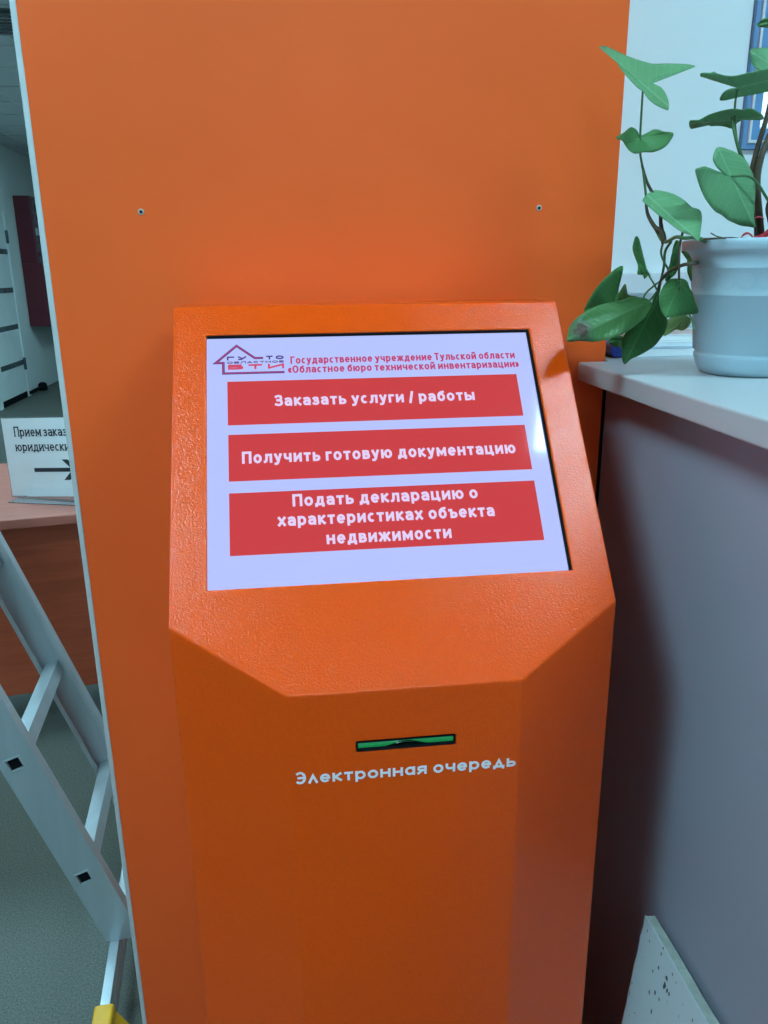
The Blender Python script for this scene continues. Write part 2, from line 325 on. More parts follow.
def leafmat(name, col, vein, patch=None):
    m = mat(name, col, 0.38); nt = m.node_tree; b = nt.nodes['Principled BSDF']
    b.inputs['Specular IOR Level'].default_value = 0.25
    uv = nt.nodes.new('ShaderNodeUVMap'); sp = nt.nodes.new('ShaderNodeSeparateXYZ'); nt.links.new(uv.outputs['UV'], sp.inputs[0])
    def math_(op, a, b_=None):
        n = nt.nodes.new('ShaderNodeMath'); n.operation = op
        for i, x in enumerate((a, b_)):
            if x is None: continue
            if isinstance(x, (int, float)): n.inputs[i].default_value = x
            else: nt.links.new(x, n.inputs[i])
        return n.outputs[0]
    au = math_('ABSOLUTE', sp.outputs[0])
    rib = math_('LESS_THAN', au, 0.014)
    ph = math_('SUBTRACT', sp.outputs[1], math_('MULTIPLY', au, 0.75))
    fr = math_('ABSOLUTE', math_('SUBTRACT', math_('FRACT', math_('MULTIPLY', ph, 6.5)), 0.5))
    lat = math_('MULTIPLY', math_('LESS_THAN', fr, 0.05), 0.55)
    vv = math_('MAXIMUM', rib, lat)
    tc = nt.nodes.new('ShaderNodeTexCoord'); n = nt.nodes.new('ShaderNodeTexNoise'); n.inputs['Scale'].default_value = 28; n.inputs['Detail'].default_value = 4
    nt.links.new(tc.outputs['Object'], n.inputs['Vector'])
    m1 = nt.nodes.new('ShaderNodeMix'); m1.data_type = 'RGBA'
    m1.inputs['A'].default_value = (*[c*0.8 for c in col], 1); m1.inputs['B'].default_value = (*[c*1.2 for c in col], 1)
    nt.links.new(n.outputs['Fac'], m1.inputs['Factor'])
    m2 = nt.nodes.new('ShaderNodeMix'); m2.data_type = 'RGBA'; m2.inputs['B'].default_value = (*vein, 1)
    nt.links.new(m1.outputs['Result'], m2.inputs['A']); nt.links.new(math_('MULTIPLY', vv, 0.55), m2.inputs['Factor'])
    last = m2.outputs['Result']
    if patch:  # a scorched brown spot near the tip
        pu, pv, pr = patch
        du = math_('SUBTRACT', sp.outputs[0], pu); dv = math_('SUBTRACT', sp.outputs[1], pv)
        n3 = nt.nodes.new('ShaderNodeTexNoise'); n3.inputs['Scale'].default_value = 170
        nt.links.new(tc.outputs['Object'], n3.inputs['Vector'])
        d = math_('ADD', math_('SQRT', math_('ADD', math_('MULTIPLY', du, du), math_('MULTIPLY', dv, dv))), math_('MULTIPLY', math_('SUBTRACT', n3.outputs['Fac'], 0.5), 0.12))
        for rr, cc in ((pr*1.7, (0.13, 0.20, 0.10)), (pr, (0.13, 0.075, 0.05))):
            m3 = nt.nodes.new('ShaderNodeMix'); m3.data_type = 'RGBA'; m3.inputs['B'].default_value = (*cc, 1)
            nt.links.new(last, m3.inputs['A']); nt.links.new(math_('LESS_THAN', d, rr), m3.inputs['Factor']); last = m3.outputs['Result']
    nt.links.new(last, b.inputs['Base Color'])
    bp = nt.nodes.new('ShaderNodeBump'); bp.inputs['Strength'].default_value = 0.55; bp.inputs['Distance'].default_value = 0.0012; bp.invert = True
    quilt = math_('ADD', vv, math_('MULTIPLY', math_('ABSOLUTE', math_('SUBTRACT', fr, 0.25)), 1.6))
    nt.links.new(quilt, bp.inputs['Height']); nt.links.new(bp.outputs['Normal'], b.inputs['Normal'])
    tr = nt.nodes.new('ShaderNodeBsdfTranslucent'); mx = nt.nodes.new('ShaderNodeMixShader'); mx.inputs[0].default_value = 0.32
    nt.links.new(last, tr.inputs['Color'])
    nt.links.new(b.outputs[0], mx.inputs[1]); nt.links.new(tr.outputs[0], mx.inputs[2]); nt.links.new(mx.outputs[0], nt.nodes['Material Output'].inputs['Surface'])
    return m
LM = {'bright': leafmat('fresh_leaf', (0.185, 0.40, 0.19), (0.30, 0.54, 0.30)),
      'mid': leafmat('mid_green_leaf', (0.10, 0.27, 0.085), (0.20, 0.40, 0.17)),
      'dark': leafmat('dark_green_leaf', (0.055, 0.17, 0.045), (0.10, 0.24, 0.08)),
      'old': leafmat('scorched_leaf', (0.105, 0.235, 0.075), (0.17, 0.32, 0.13), (0.03, 0.80, 0.085)),
      'olive': leafmat('olive_leaf', (0.10, 0.155, 0.045), (0.15, 0.22, 0.07)),
      'pale': leafmat('pale_leaf', (0.30, 0.44, 0.16), (0.42, 0.54, 0.25))}

# ------------------------------------------------------------------ room shell
XL, XR, YP = -0.3506, 0.3074, 0.10
XWL, YF, YR, XWR, YW = -3.2, 13.0, -4.2, 2.6, 0.60
struct('floor', bx(XWL-0.2, YR-0.2, -0.1, XWR+0.2, YF+0.2, 0), M['floor'])
# suspended ceiling: tiles with a T-bar grid in the mesh
bm = bmesh.new(); box(bm, XWL-0.2, YR-0.2, ZC, XWR+0.2, YF+0.2, ZC+0.1)
ceil = struct('ceiling', bm, M['ceiling'])
bm = bmesh.new()
x = XWL+0.3
while x < XWR: box(bm, x-0.012, YR, ZC-0.006, x+0.012, YF, ZC+0.002); x += 0.6
y = YR+0.3
while y < YF: box(bm, XWL, y-0.012, ZC-0.0065, XWR, y+0.012, ZC+0.002); y += 0.6
struct('trim_4', bm, M['ceiling'])
struct('wall_left', bx(XWL-0.15, YR, 0, XWL, YF, ZC), M['far_wall'])
struct('wall_far', bx(XWL, YF, 0, -0.2, YF+0.15, ZC), M['far_wall'])
struct('wall_rear', bx(XWL, YR-0.15, 0, XWR, YR, ZC), M['wall'])
struct('wall_right', bx(XWR, YR, 0, XWR+0.15, YW, ZC), M['wall'])
struct('wall_inner', bx(-0.25, YW+0.15, 0, -0.10, YF, ZC), M['far_wall'])
# window wall behind the counter
WX0, WX1, WZ0, WZ1 = 0.736, 1.90, 1.60, 2.45
bm = bmesh.new()
box(bm, -0.25, YW, 0, WX0, YW+0.15, ZC); box(bm, WX1, YW, 0, XWR+0.15, YW+0.15, ZC)
box(bm, WX0, YW, 0, WX1, YW+0.15, WZ0); box(bm, WX0, YW, WZ1, WX1, YW+0.15, ZC)
struct('wall_window', bm, M['wall'])
wn = bpy.data.objects.new('window_1', None); COL.objects.link(wn); wn['kind'] = 'structure'; wn.location = (WX0, YW, WZ0)
def frame_ring(x0, z0, x1, z1, t, ya, yb):
    bm = bmesh.new()
    box(bm, x0, ya, z0, x0+t, yb, z1); box(bm, x1-t, ya, z0, x1, yb, z1)
    box(bm, x0+t, ya, z0, x1-t, yb, z0+t); box(bm, x0+t, ya, z1-t, x1-t, yb, z1)
    return bm
W_, H_ = WX1-WX0, WZ1-WZ0
obj('window_frame', frame_ring(0.001, 0.001, W_-0.001, H_-0.001, 0.009, -0.010, 0.10), M['win_blue'], wn, bevel=0.001)
obj('window_bead', frame_ring(0.010, 0.010, W_-0.010, H_-0.010, 0.005, -0.014, 0.09), M['white_pvc'], wn, bevel=0.001)
obj('sash', frame_ring(0.015, 0.015, W_-0.015, H_-0.015, 0.020, -0.004, 0.07), M['win_blue'], wn, bevel=0.001)
obj('sash_bead', frame_ring(0.033, 0.033, W_-0.033, H_-0.033, 0.006, 0.004, 0.06), M['white_pvc'], wn, bevel=0.001)
g = mat('window_glass', (0.9, 0.95, 1.0), 0.02); nt = g.node_tree
tr = nt.nodes.new('ShaderNodeBsdfTransparent'); tr.inputs[0].default_value = (0.93, 0.96, 0.98, 1)
gl = nt.nodes.new('ShaderNodeBsdfGlossy'); gl.inputs['Roughness'].default_value = 0.02
mx = nt.nodes.new('ShaderNodeMixShader'); mx.inputs[0].default_value = 0.06
nt.links.new(tr.outputs[0], mx.inputs[1]); nt.links.new(gl.outputs[0], mx.inputs[2]); nt.links.new(mx.outputs[0], nt.nodes['Material Output'].inputs['Surface'])
obj('pane', bx(0.038, 0.030, 0.038, W_-0.038, 0.034, H_-0.038), g, wn)
# ledge low on the window wall
struct('trim_3', bx(0.335, YW-0.022, 1.352, 2.3, YW, 1.390), M['white_pvc'], bevel=0.003)

# orange partition with its white edge band and a dark joint strip by the counter
struct('wall_center', bx(XL, YP, 0, XR, YW, ZC), M['orange_board'])
struct('trim_1', bx(XL-0.0065, YP-0.0012, 0, XL, YP+0.30, ZC), M['white_edge'], bevel=0.0012)
struct('trim_2', bx(XR, YP-0.001, 0, XR+0.0042, YP+0.05, 1.263), M['black'])
# low counter wall running towards the viewer
struct('wall_low', bx(XR+0.0042, -2.2, 0, 0.62, YW-0.002, 1.2638), M['grey_wall'])

# left-hand door, far away on the left wall
dr = bpy.data.objects.new('door_1', None); COL.objects.link(dr); dr['kind'] = 'structure'; dr.location = (XWL, 8.1, 0)
bm = bx(0.0, 0.0, 0.07, 0.035, 0.90, 2.08)
obj('door_leaf', bm, M['door'], dr, bevel=0.003)
bm = bmesh.new()
box(bm, 0, -0.09, 0, 0.05, -0.005, 2.17); box(bm, 0, 0.905, 0, 0.05, 0.99, 2.17); box(bm, 0, -0.005, 2.085, 0.05, 0.905, 2.17)
obj('door_frame', bm, M['door'], dr, bevel=0.004)
for z in (0.41, 0.82, 1.225, 1.64):
    obj('glass_strip', bx(0.033, 0.12, z-0.028, 0.039, 0.885, z+0.028), M['slat'], dr)
for z in (0.39, 1.80):
    obj('hinge', bx(0.035, 0.895, z-0.07, 0.06, 0.925, z+0.07), M['slat'], dr)
obj('door_gap_strip', bx(0.0, -0.005, 0.0, 0.03, 0.905, 0.066), M['black'], dr)  # black strip stands in for the dark gap under the door
obj('door_handle', tube(bmesh.new(), [(0.035, 0.08, 1.0), (0.08, 0.08, 1.0), (0.08, 0.2, 1.0)], 0.01), M['alu'], dr)
dt = thing('door_stop', 'small black door stop on the floor past the white door', 'door stop', (XWL+0.055, 9.55, 0))
bm = bmesh.new(); lathe(bm, [(0.001, 0), (0.05, 0.0), (0.055, 0.02), (0.052, 0.075), (0.03, 0.095), (0.001, 0.1)], 16)
obj('stopper', bm, M['black'], dt, smooth=True)
obj('stop_bar', bx(-0.02, -0.54, 0.03, 0.02, -0.03, 0.06), M['black'], dt, bevel=0.004)

# ceiling fixtures, the later ones added as fill light
def ceiling_lamp(x, y, sx, sy, s, label, group='ceiling light panels'):
    t = thing('ceiling_light', label, 'ceiling light', (x, y, ZC-0.045), 0, group)
    bm = bmesh.new()
    f = 0.02
    box(bm, -sx/2-f, -sy/2-f, 0, -sx/2, sy/2+f, 0.044); box(bm, sx/2, -sy/2-f, 0, sx/2+f, sy/2+f, 0.044)
    box(bm, -sx/2, -sy/2-f, 0, sx/2, -sy/2, 0.044); box(bm, -sx/2, sy/2, 0, sx/2, sy/2+f, 0.044)
    obj('frame', bm, M['lamp_frame'], t, bevel=0.002)
    obj('diffuser', bx(-sx/2, -sy/2, 0.006, sx/2, sy/2, 0.03), lamp_mat('lit_diffuser', s), t)
    return t
ceiling_lamp(0.99, -0.715, 0.6, 0.20, LAMP_A, 'lit rectangular ceiling light above the white counter top')
ceiling_lamp(-1.05, -0.95, 0.6, 0.6, LAMP_B, 'lit square ceiling light to the left in front of the kiosk')
ceiling_lamp(-2.0, 2.9, 0.6, 0.6, FILL_DESK, 'unseen square fill light added to brighten the dim room, above the desk')
ceiling_lamp(-0.85, 0.95, 0.6, 0.6, FILL_SIGN, 'unseen square fill light added above the step ladder to brighten the desk sign')
ceiling_lamp(-0.9, 7.1, 0.6, 0.6, FILL_FAR, 'unseen square fill light added deepest in the dim room')
ceiling_lamp(0.1, -2.9, 0.6, 0.6, FILL_FRONT, 'unseen square fill light added behind the viewer')

# ------------------------------------------------------------------ queue kiosk
ZT = 1.365; A = 0.888234; CA, SA = math.cos(A), math.sin(A)
Wd, S1, S2, WB = 0.4114, 0.3405, 0.4078, 0.2091
kio = thing('queue_kiosk', 'tall orange steel queue kiosk with a sloped lit touch screen', 'kiosk', (0, 0, 0))
def inc(x, s, d=0.0):   # point on the sloped face, d above it
    return Vector((x, -s*CA - d*SA, ZT - s*SA + d*CA))
IX = Matrix.Translation(Vector((0, 0, ZT))) @ Matrix(((1, 0, 0), (0, CA, -SA), (0, SA, CA))).to_4x4()   # local x right, y up the slope, z out
T0, SH, X0, X1 = 0.0352, 0.2727, -0.1722, 0.1690
def kiosk_shell():
    bm = bmesh.new(); V = lambda p: bm.verts.new(p)
    yb = 0.082; y1 = -S1*CA; y2 = -S2*CA; h = Wd/2; b = WB/2
    TL, TR = V((-h, 0, ZT)), V((h, 0, ZT)); SR, SL = V(inc(h, S1)), V(inc(-h, S1)); BR, BL = V(inc(b, S2)), V(inc(-b, S2))
    a, bb, c, d = V(inc(X0, T0)), V(inc(X1, T0)), V(inc(X1, T0+SH)), V(inc(X0, T0+SH))
    for f in ((TL, TR, bb, a), (TR, SR, c, bb), (SR, BR, BL, SL, d, c), (SL, TL, a, d)): bm.faces.new(f)
    dp = -0.012
    a2, b2, c2, d2 = V(inc(X0, T0, dp)), V(inc(X1, T0, dp)), V(inc(X1, T0+SH, dp)), V(inc(X0, T0+SH, dp))
    for f in ((a, bb, b2, a2), (bb, c, c2, b2), (c, d, d2, c2), (d, a, a2, d2), (a2, b2, c2, d2)): bm.faces.new(f)
    zb = 0.0
    tBL, tBR = V((-h, yb, ZT)), V((h, yb, ZT))
    bTL, bTR = V((-h, yb, zb)), V((h, yb, zb)); bSR, bSL = V((h, y1, zb)), V((-h, y1, zb)); bBR, bBL = V((b, y2, zb)), V((-b, y2, zb))
    bm.faces.new((TL, TR, tBR, tBL))
    bm.faces.new((tBL, tBR, bTR, bTL))
    bm.faces.new((TR, tBR, bTR, bSR, SR)); bm.faces.new((TL, tBL, bTL, bSL, SL))
    bm.faces.new((SR, bSR, bBR, BR)); bm.faces.new((SL, bSL, bBL, BL))
    # front face with the ticket slot cut out
    sx0, sx1, sz0, sz1 = -0.0455, 0.0445, 0.9885, 0.9985
    q = [V((sx0, y2, sz1)), V((sx1, y2, sz1)), V((sx1, y2, sz0)), V((sx0, y2, sz0))]
    r = [V((sx0, y2+0.012, sz1)), V((sx1, y2+0.012, sz1)), V((sx1, y2+0.012, sz0)), V((sx0, y2+0.012, sz0))]
    bm.faces.new((BL, BR, q[1], q[0])); bm.faces.new((BR, bBR, q[2], q[1])); bm.faces.new((bBR, bBL, q[3], q[2])); bm.faces.new((bBL, BL, q[0], q[3]))
    for i in range(4): bm.faces.new((q[i], q[(i+1) % 4], r[(i+1) % 4], r[i]))
    bm.faces.new(r)
    bm.faces.new((bTL, bTR, bSR, bBR, bBL, bSL))
    return bm
obj('housing', kiosk_shell(), M['orange_steel'], kio, bevel=0.0015, seg=3)
# black gasket round the display opening
bm = bmesh.new()
def slab(bm, x0, s0, x1, s1, d0, d1):
    v = [bm.verts.new(inc(x, s, d)) for d in (d0, d1) for x, s in ((x0, s0), (x1, s0), (x1, s1), (x0, s1))]
    for f in ((0,1,2,3),(7,6,5,4),(0,4,5,1),(1,5,6,2),(2,6,7,3),(3,7,4,0)): bm.faces.new([v[i] for i in f])
    return bm
e = 0.0006; gk = 0.0014
slab(bm, X0+e, T0+e, X1-e, T0+e+gk, -0.0115, -0.0004)
slab(bm, X1-e-gk*1.5, T0+e+gk, X1-e, T0+SH-e, -0.0115, -0.0004)
obj('screen_gasket', bm, M['black'], kio)
SD = -0.0036
scr = obj('touch_screen', slab(bmesh.new(), X0+0.0002, T0+e+gk, X1-e-gk*1.5, T0+SH-0.0002, -0.0112, SD), M['lcd_white'], kio); scr['label'] = 'lit white touch screen'
# parallax of the recess: layout measured on the slope plane, shifted onto the recessed display
def par(x, s):
    P = inc(x, s); d = P - CAM; n = Vector((0, -SA, CA)); t = SD/(d.dot(n)); Q = P + d*t
    return Q.x, math.hypot(Q.y, Q.z-ZT)
def rect(name, x0, s0, x1, s1, m, parent, d=0.0003, label=None):
    (xa, sa), (xb, sb) = par(x0, s0), par(x1, s1)
    o = obj(name, slab(bmesh.new(), xa, sa, xb, sb, SD, SD+d), m, parent)
    if label: o['label'] = label
    return o
rect('screen_button', -0.1515, 0.0912, 0.1468, 0.1407, M['lcd_red'], scr, label='top red screen button')
rect('screen_button', -0.1513, 0.1514, 0.1464, 0.2014, M['lcd_red'], scr, label='middle red screen button')
rect('screen_button', -0.1513, 0.2138, 0.1464, 0.2766, M['lcd_red'], scr, label='bottom red screen button with three lines')
def stext(s, x0, x1, sbase, cap, m, bold=0.24, track=1.0, d=0.0007, name='button_text'):
    (xa, sb), (xb, _) = par(x0, sbase), par(x1, sbase)
    return text(name, s, m, scr, IX, xa, xb, -sb, cap, bold, track, SD+d)
stext('Заказать услуги / работы', -0.105, 0.0987, 0.1211, 0.0129, M['lcd_text'], 0.20, 1.0)
stext('Получить готовую документацию', -0.1385, 0.1325, 0.1834, 0.0131, M['lcd_text'], 0.20, 1.0)
stext('Подать декларацию о', -0.092, 0.0875, 0.2303, 0.0128, M['lcd_text'], 0.20, 1.0)
stext('характеристиках объекта', -0.1065, 0.1015, 0.2498, 0.0128, M['lcd_text'], 0.20, 1.0)
stext('недвижимости', -0.062, 0.0568, 0.2700, 0.0128, M['lcd_text'], 0.20, 1.0)
stext('Государственное учреждение Тульской области', -0.0875, 0.1482, 0.0722, 0.0090, M['lcd_crimson'], 0.19, 0.85, name='heading_text')
stext('«Областное бюро технической инвентаризации»', -0.0905, 0.1511, 0.0832, 0.0090, M['lcd_crimson'], 0.19, 0.85, name='heading_text')
# house-shaped emblem
def strip(bm, pts, wdt, d):
    """constant-width mitred line on the display; pts in (x, s)"""
    P = [Vector((*par(*p), 0)) for p in pts]; n = len(P); Ls, Rs = [], []
    for i in range(n):
        t0 = (P[i]-P[i-1]).normalized() if i else (P[1]-P[0]).normalized()
        t1 = (P[i+1]-P[i]).normalized() if i < n-1 else t0
        n0 = Vector((-t0.y, t0.x, 0)); n1 = Vector((-t1.y, t1.x, 0)); m_ = (n0+n1).normalized(); k = wdt/2/max(0.35, m_.dot(n0))
        Ls.append(P[i]+m_*k); Rs.append(P[i]-m_*k)
    mk = lambda p: bm.verts.new(inc(p.x, p.y, SD+d))
    L_, R_ = [mk(p) for p in Ls], [mk(p) for p in Rs]
    for i in range(n-1): bm.faces.new((L_[i], L_[i+1], R_[i+1], R_[i]))
    return bm
house = [(-0.1150, 0.0640), (-0.1235, 0.0640), (-0.1417, 0.0488), (-0.1630, 0.0690), (-0.1552, 0.0690), (-0.1552, 0.0815), (-0.0940, 0.0815)]
lg = obj('emblem_outline', strip(bmesh.new(), house, 0.0026, 0.0004), M['lcd_navy'], scr)
obj('emblem_outline', strip(bmesh.new(), house, 0.0007, 0.0006), M['lcd_logored'], scr)
stext('ГУ', -0.1515, -0.1320, 0.0663, 0.0046, M['lcd_navy'], 0.34, 2.0, name='emblem_text')
stext('ТО', -0.1120, -0.0942, 0.0663, 0.0046, M['lcd_navy'], 0.34, 2.0, name='emblem_text')
stext('ОБЛАСТНОЕ', -0.1515, -0.0942, 0.0704, 0.0026, M['lcd_navy'], 0.30, 1.0, name='emblem_text')
stext('БТИ', -0.1505, -0.0942, 0.0774, 0.0060, M['lcd_logored'], 0.34, 1.8, name='emblem_text')
# ticket slot
y2 = -S2*CA
def slot_ring():
    bm = bmesh.new()
    box(bm, -0.0452, y2-0.0003, 0.9888, 0.0442, y2+0.0115, 0.9902)
    box(bm, -0.0452, y2-0.0003, 0.9972, 0.0442, y2+0.0115, 0.9982)
    box(bm, -0.0452, y2-0.0003, 0.9902, -0.0440, y2+0.0115, 0.9972); box(bm, 0.0425, y2-0.0003, 0.9902, 0.0442, y2+0.0115, 0.9972)
    return bm
sl = obj('ticket_slot', slot_ring(), M['black'], kio); sl['label'] = 'black ticket slot with a green lip'
# upper lip: bar with a shallow arch cut in its underside
def arch(x):
    t = max(0.0, 1-(x/0.021)**2); return 0.0034*t*t
N = 40; xs = [-0.0440 + 0.0865*i/N for i in range(N+1)]
def lip(zlo, zhi, ya, yb):
    bm = bmesh.new(); prev = None
    for x in xs:
        lo, hi = zlo(x), zhi(x)
        cur = [bm.verts.new(p) for p in ((x, ya, lo), (x, ya-0.0012, (lo+hi)/2), (x, ya, hi), (x, yb, hi), (x, yb, lo))]
        if prev:
            for i in range(5): bm.faces.new((prev[i], prev[(i+1) % 5], cur[(i+1) % 5], cur[i]))
        else: bm.faces.new(cur[::-1])
        prev = cur
    bm.faces.new(prev); return bm
obj('slot_lip', lip(lambda x: 0.9909+arch(x)*1.3, lambda x: 0.9974, y2+0.002, y2+0.010), M['slot_green'], sl, smooth=False)
obj('slot_flap', lip(lambda x: 0.9903, lambda x: 0.9906+arch(x)*1.25, y2+0.0045, y2+0.0105), M['slot_dark'], sl)
FX = Matrix.Translation(Vector((0, y2, 0))) @ Matrix(((1, 0, 0), (0, 0, -1), (0, 1, 0))).to_4x4()
text('lettering', 'Электронная очередь', M['lettering'], kio, FX, -0.1012, 0.1012, 0.9600, 0.0128, 0.185, 0.9, 0.0003, font=GEO, xh=0.70)

# ------------------------------------------------------------------ wall plugs in the orange partition
for (x, z, lab) in ((-0.245, 1.465, 'pale hollow wall plug in the orange partition, left one'), (0.213, 1.468, 'pale hollow wall plug in the orange partition, right one')):
    t = thing('wall_plug', lab, 'wall plug', (x, YP, z), 0, 'wall plugs in the orange partition')
    bm = bmesh.new(); bm, rg = lathe(bm, [(0.0016, 0.0006), (0.0019, 0.0016), (0.0029, 0.0014), (0.0035, 0.0002)], 20)
    bmesh.ops.rotate(bm, verts=bm.verts, matrix=Matrix.Rotation(PI/2, 3, 'X'))
    obj('collar', bm, M['plug'], t, smooth=True)
    bm = bmesh.new(); lathe(bm, [(0.0001, 0.0017), (0.0016, 0.0016), (0.0017, 0.0001)], 16); bmesh.ops.rotate(bm, verts=bm.verts, matrix=Matrix.Rotation(PI/2, 3, 'X'))
    obj('hole', bm, M['black'], t)

# ------------------------------------------------------------------ counter top
ZS, ZS2 = 1.2869, 1.2640
bm = bmesh.new()
pts = [(XR-0.0357, -2.3), (0.68, -2.3), (0.68, YW-0.004), (XR+0.004, YW-0.004), (XR+0.004, YP-0.0015), (XR-0.0357, YP-0.0015)]
prism(bm, pts, lambda p, t: (p[0], p[1], ZS2 if t == 0 else ZS))
top = obj('counter_top', bm, M['sill'], bevel=0.0025, seg=3); tag(top, 'white counter top on the low grey wall, under the potted plant', 'counter top')

# ------------------------------------------------------------------ booklets on the counter
def booklet(name, label, cx, cy, z, sx, sy, h, rot, m_cover, stripes=()):
    t = thing(name, label, 'magazine', (cx, cy, z), rot, 'booklets stacked behind the plant')
    obj('pages', bx(-sx/2+0.001, -sy/2+0.0005, 0.0006, sx/2-0.001, sy/2-0.001, h-0.0006), M['paper'], t)
    bm = bx(-sx/2, -sy/2, 0, sx/2, sy/2, 0.0006); box(bm, -sx/2, -sy/2, h-0.0006, sx/2, sy/2, h)
    box(bm, -sx/2-0.0006, -sy/2, 0, -sx/2, sy/2, h)
    obj('cover', bm, m_cover, t)
    for (x0, y0, x1, y1, mm) in stripes: obj('printed_panel', bx(x0, y0, h, x1, y1, h+0.0003), mm, t)
    return t
booklet('booklet', 'pale blue booklet at the bottom of the stack behind the plant', 0.445, 0.245, ZS+0.0002, 0.205, 0.225, 0.011, 0.02, M['pale_blue'])
booklet('booklet', 'white booklet in the middle of the stack behind the plant', 0.452, 0.262, ZS+0.0116, 0.20, 0.23, 0.006, -0.06, M['paper'], [(-0.09, -0.10, 0.09, -0.06, M['sage'])])
booklet('booklet', 'topmost booklet with a peach printed panel, behind the plant', 0.46, 0.275, ZS+0.0182, 0.19, 0.22, 0.007, 0.05, M['paper'], [(-0.06, -0.10, 0.09, -0.02, M['peach']), (-0.08, 0.0, 0.08, 0.05, M['pale_blue']), (-0.09, -0.10, -0.065, -0.04, M['sage'])])
bb = thing('paper_roll', 'small dark blue rolled sheet beside the orange partition, under the leaves', 'paper roll', (0.338, 0.150, ZS), 0)
bm = bmesh.new(); tube(bm, [(0, -0.02, 0.0105), (0.002, 0.10, 0.0105)], 0.0103, 20); obj('roll', bm, M['blue'], bb, smooth=False)
bm = bmesh.new(); tube(bm, [(-0.0002, -0.0207, 0.0105), (0, -0.0199, 0.0105)], 0.0085, 20); obj('rolled_end', bm, M['blue'], bb)

# ------------------------------------------------------------------ potted plant
PC = Vector((0.4135, -0.042, ZS))
plant = thing('potted_plant', 'arrowhead vine with trailing stems in a white ribbed plastic pot', 'potted plant', PC)
def P(px, py, Y):      # a point of the plant: on the sight line at depth Y, in plant space
    return onY(px, py, Y) - PC
bm = bmesh.new()
prof = [(0.001, 0.002), (0.0445, 0.0), (0.0495, 0.002), (0.0535, 0.008), (0.0572, 0.019), (0.0575, 0.0215), (0.0560, 0.0225), (0.0560, 0.0240), (0.0588, 0.0265), (0.0645, 0.0830), (0.0655, 0.0836), (0.0657, 0.0848), (0.0652, 0.0856),
        (0.0688, 0.1100), (0.0698, 0.1106), (0.0700, 0.1118), (0.0694, 0.1126), (0.0712, 0.1262), (0.0785, 0.1285), (0.0800, 0.1300), (0.0806, 0.1375), (0.0796, 0.1395), (0.0750, 0.1395), (0.0730, 0.137), (0.068, 0.11), (0.060, 0.105)]
lathe(bm, prof, 72)
obj('pot', bm, M['pot'], plant, smooth=True)
# embossed ovals on the band
bm = bmesh.new()
for k in range(22):
    a = 2*PI*k/22; ring = []
    for i in range(20):
        t = 2*PI*i/20; aa = a + 0.13*math.cos(t); z = 0.0980 + 0.0075*math.sin(t); r = 0.0652 + (z-0.0856)*0.148
        ring.append(Vector((r*math.cos(aa), r*math.sin(aa), z)))
    ring.append(ring[0]); tube(bm, ring, 0.00025, 5)
obj('embossed_band', bm, M['pot'], plant, smooth=True)
bm = bmesh.new(); lathe(bm, [(0.001, 0.131), (0.03, 0.1295), (0.055, 0.1265), (0.0695, 0.1255), (0.0695, 0.1225)], 40)
obj('soil', bm, M['soil'], plant, smooth=True)

def leaf(outline, Apx, tip, d, gx=0.0, gy=0.0, m='mid', cup=0.0, fold=0.0, wav=0.0):
    """outline: traced points of the blade edge; Apx: where the petiole meets it; d: depth there; gx, gy: how depth changes across the blade"""
    a2 = Vector((Apx[0], Apx[1], 0)); t2 = Vector((tip[0], tip[1], 0)) - a2; L = t2.length; tn = t2.normalized(); nn = Vector((-tn.y, tn.x, 0))
    pts = smoothline([(x, y, 0) for x, y in outline], 4, True)
    n = len(pts); R = [0.0, 0.2, 0.42, 0.64, 0.84, 1.0]
    bm = bmesh.new(); uvl = bm.loops.layers.uv.new('UVMap'); uvs = {}
    def vert(q, r, i):
        rel = q - a2; v_, u_ = rel.dot(tn)/L, rel.dot(nn)/L
        Y = d + gx*rel.x + gy*rel.y + cup*r*r + fold*abs(u_)
        Y += (wav + 0.0016)*r*r*math.sin(i*2*PI/n*5+d*40) + 0.0012*math.sin(r*7 + d*60)*r
        v = bm.verts.new(P(q.x, q.y, Y)); uvs[v] = (u_, v_); return v
    c = vert(a2, 0, 0); rings = []
    for r in R[1:]: rings.append([vert(a2 + (p-a2)*r, r, i) for i, p in enumerate(pts)])
    for i in range(n):
        j = (i+1) % n
        bm.faces.new((c, rings[0][i], rings[0][j]))
        for k in range(len(rings)-1): bm.faces.new((rings[k][i], rings[k+1][i], rings[k+1][j], rings[k][j]))
    for f in bm.faces:
        for l in f.loops: l[uvl].uv = uvs[l.vert]
    o = obj('leaf', bm, LM[m], plant, smooth=True)
    s = o.modifiers.new('thickness', 'SOLIDIFY'); s.thickness = 0.0006; s.offset = 0
    return o
def q4(pts): return [(560+x/3.692, y/3.692) for x, y in pts]
def q5(pts): return [(560+x/3.692, 200+y/3.692) for x, y in pts]
def q6(pts): return [(690+x/6.4, y/6.4) for x, y in pts]
def q7(pts): return [(690+x/6.82, 110+y/6.82) for x, y in pts]

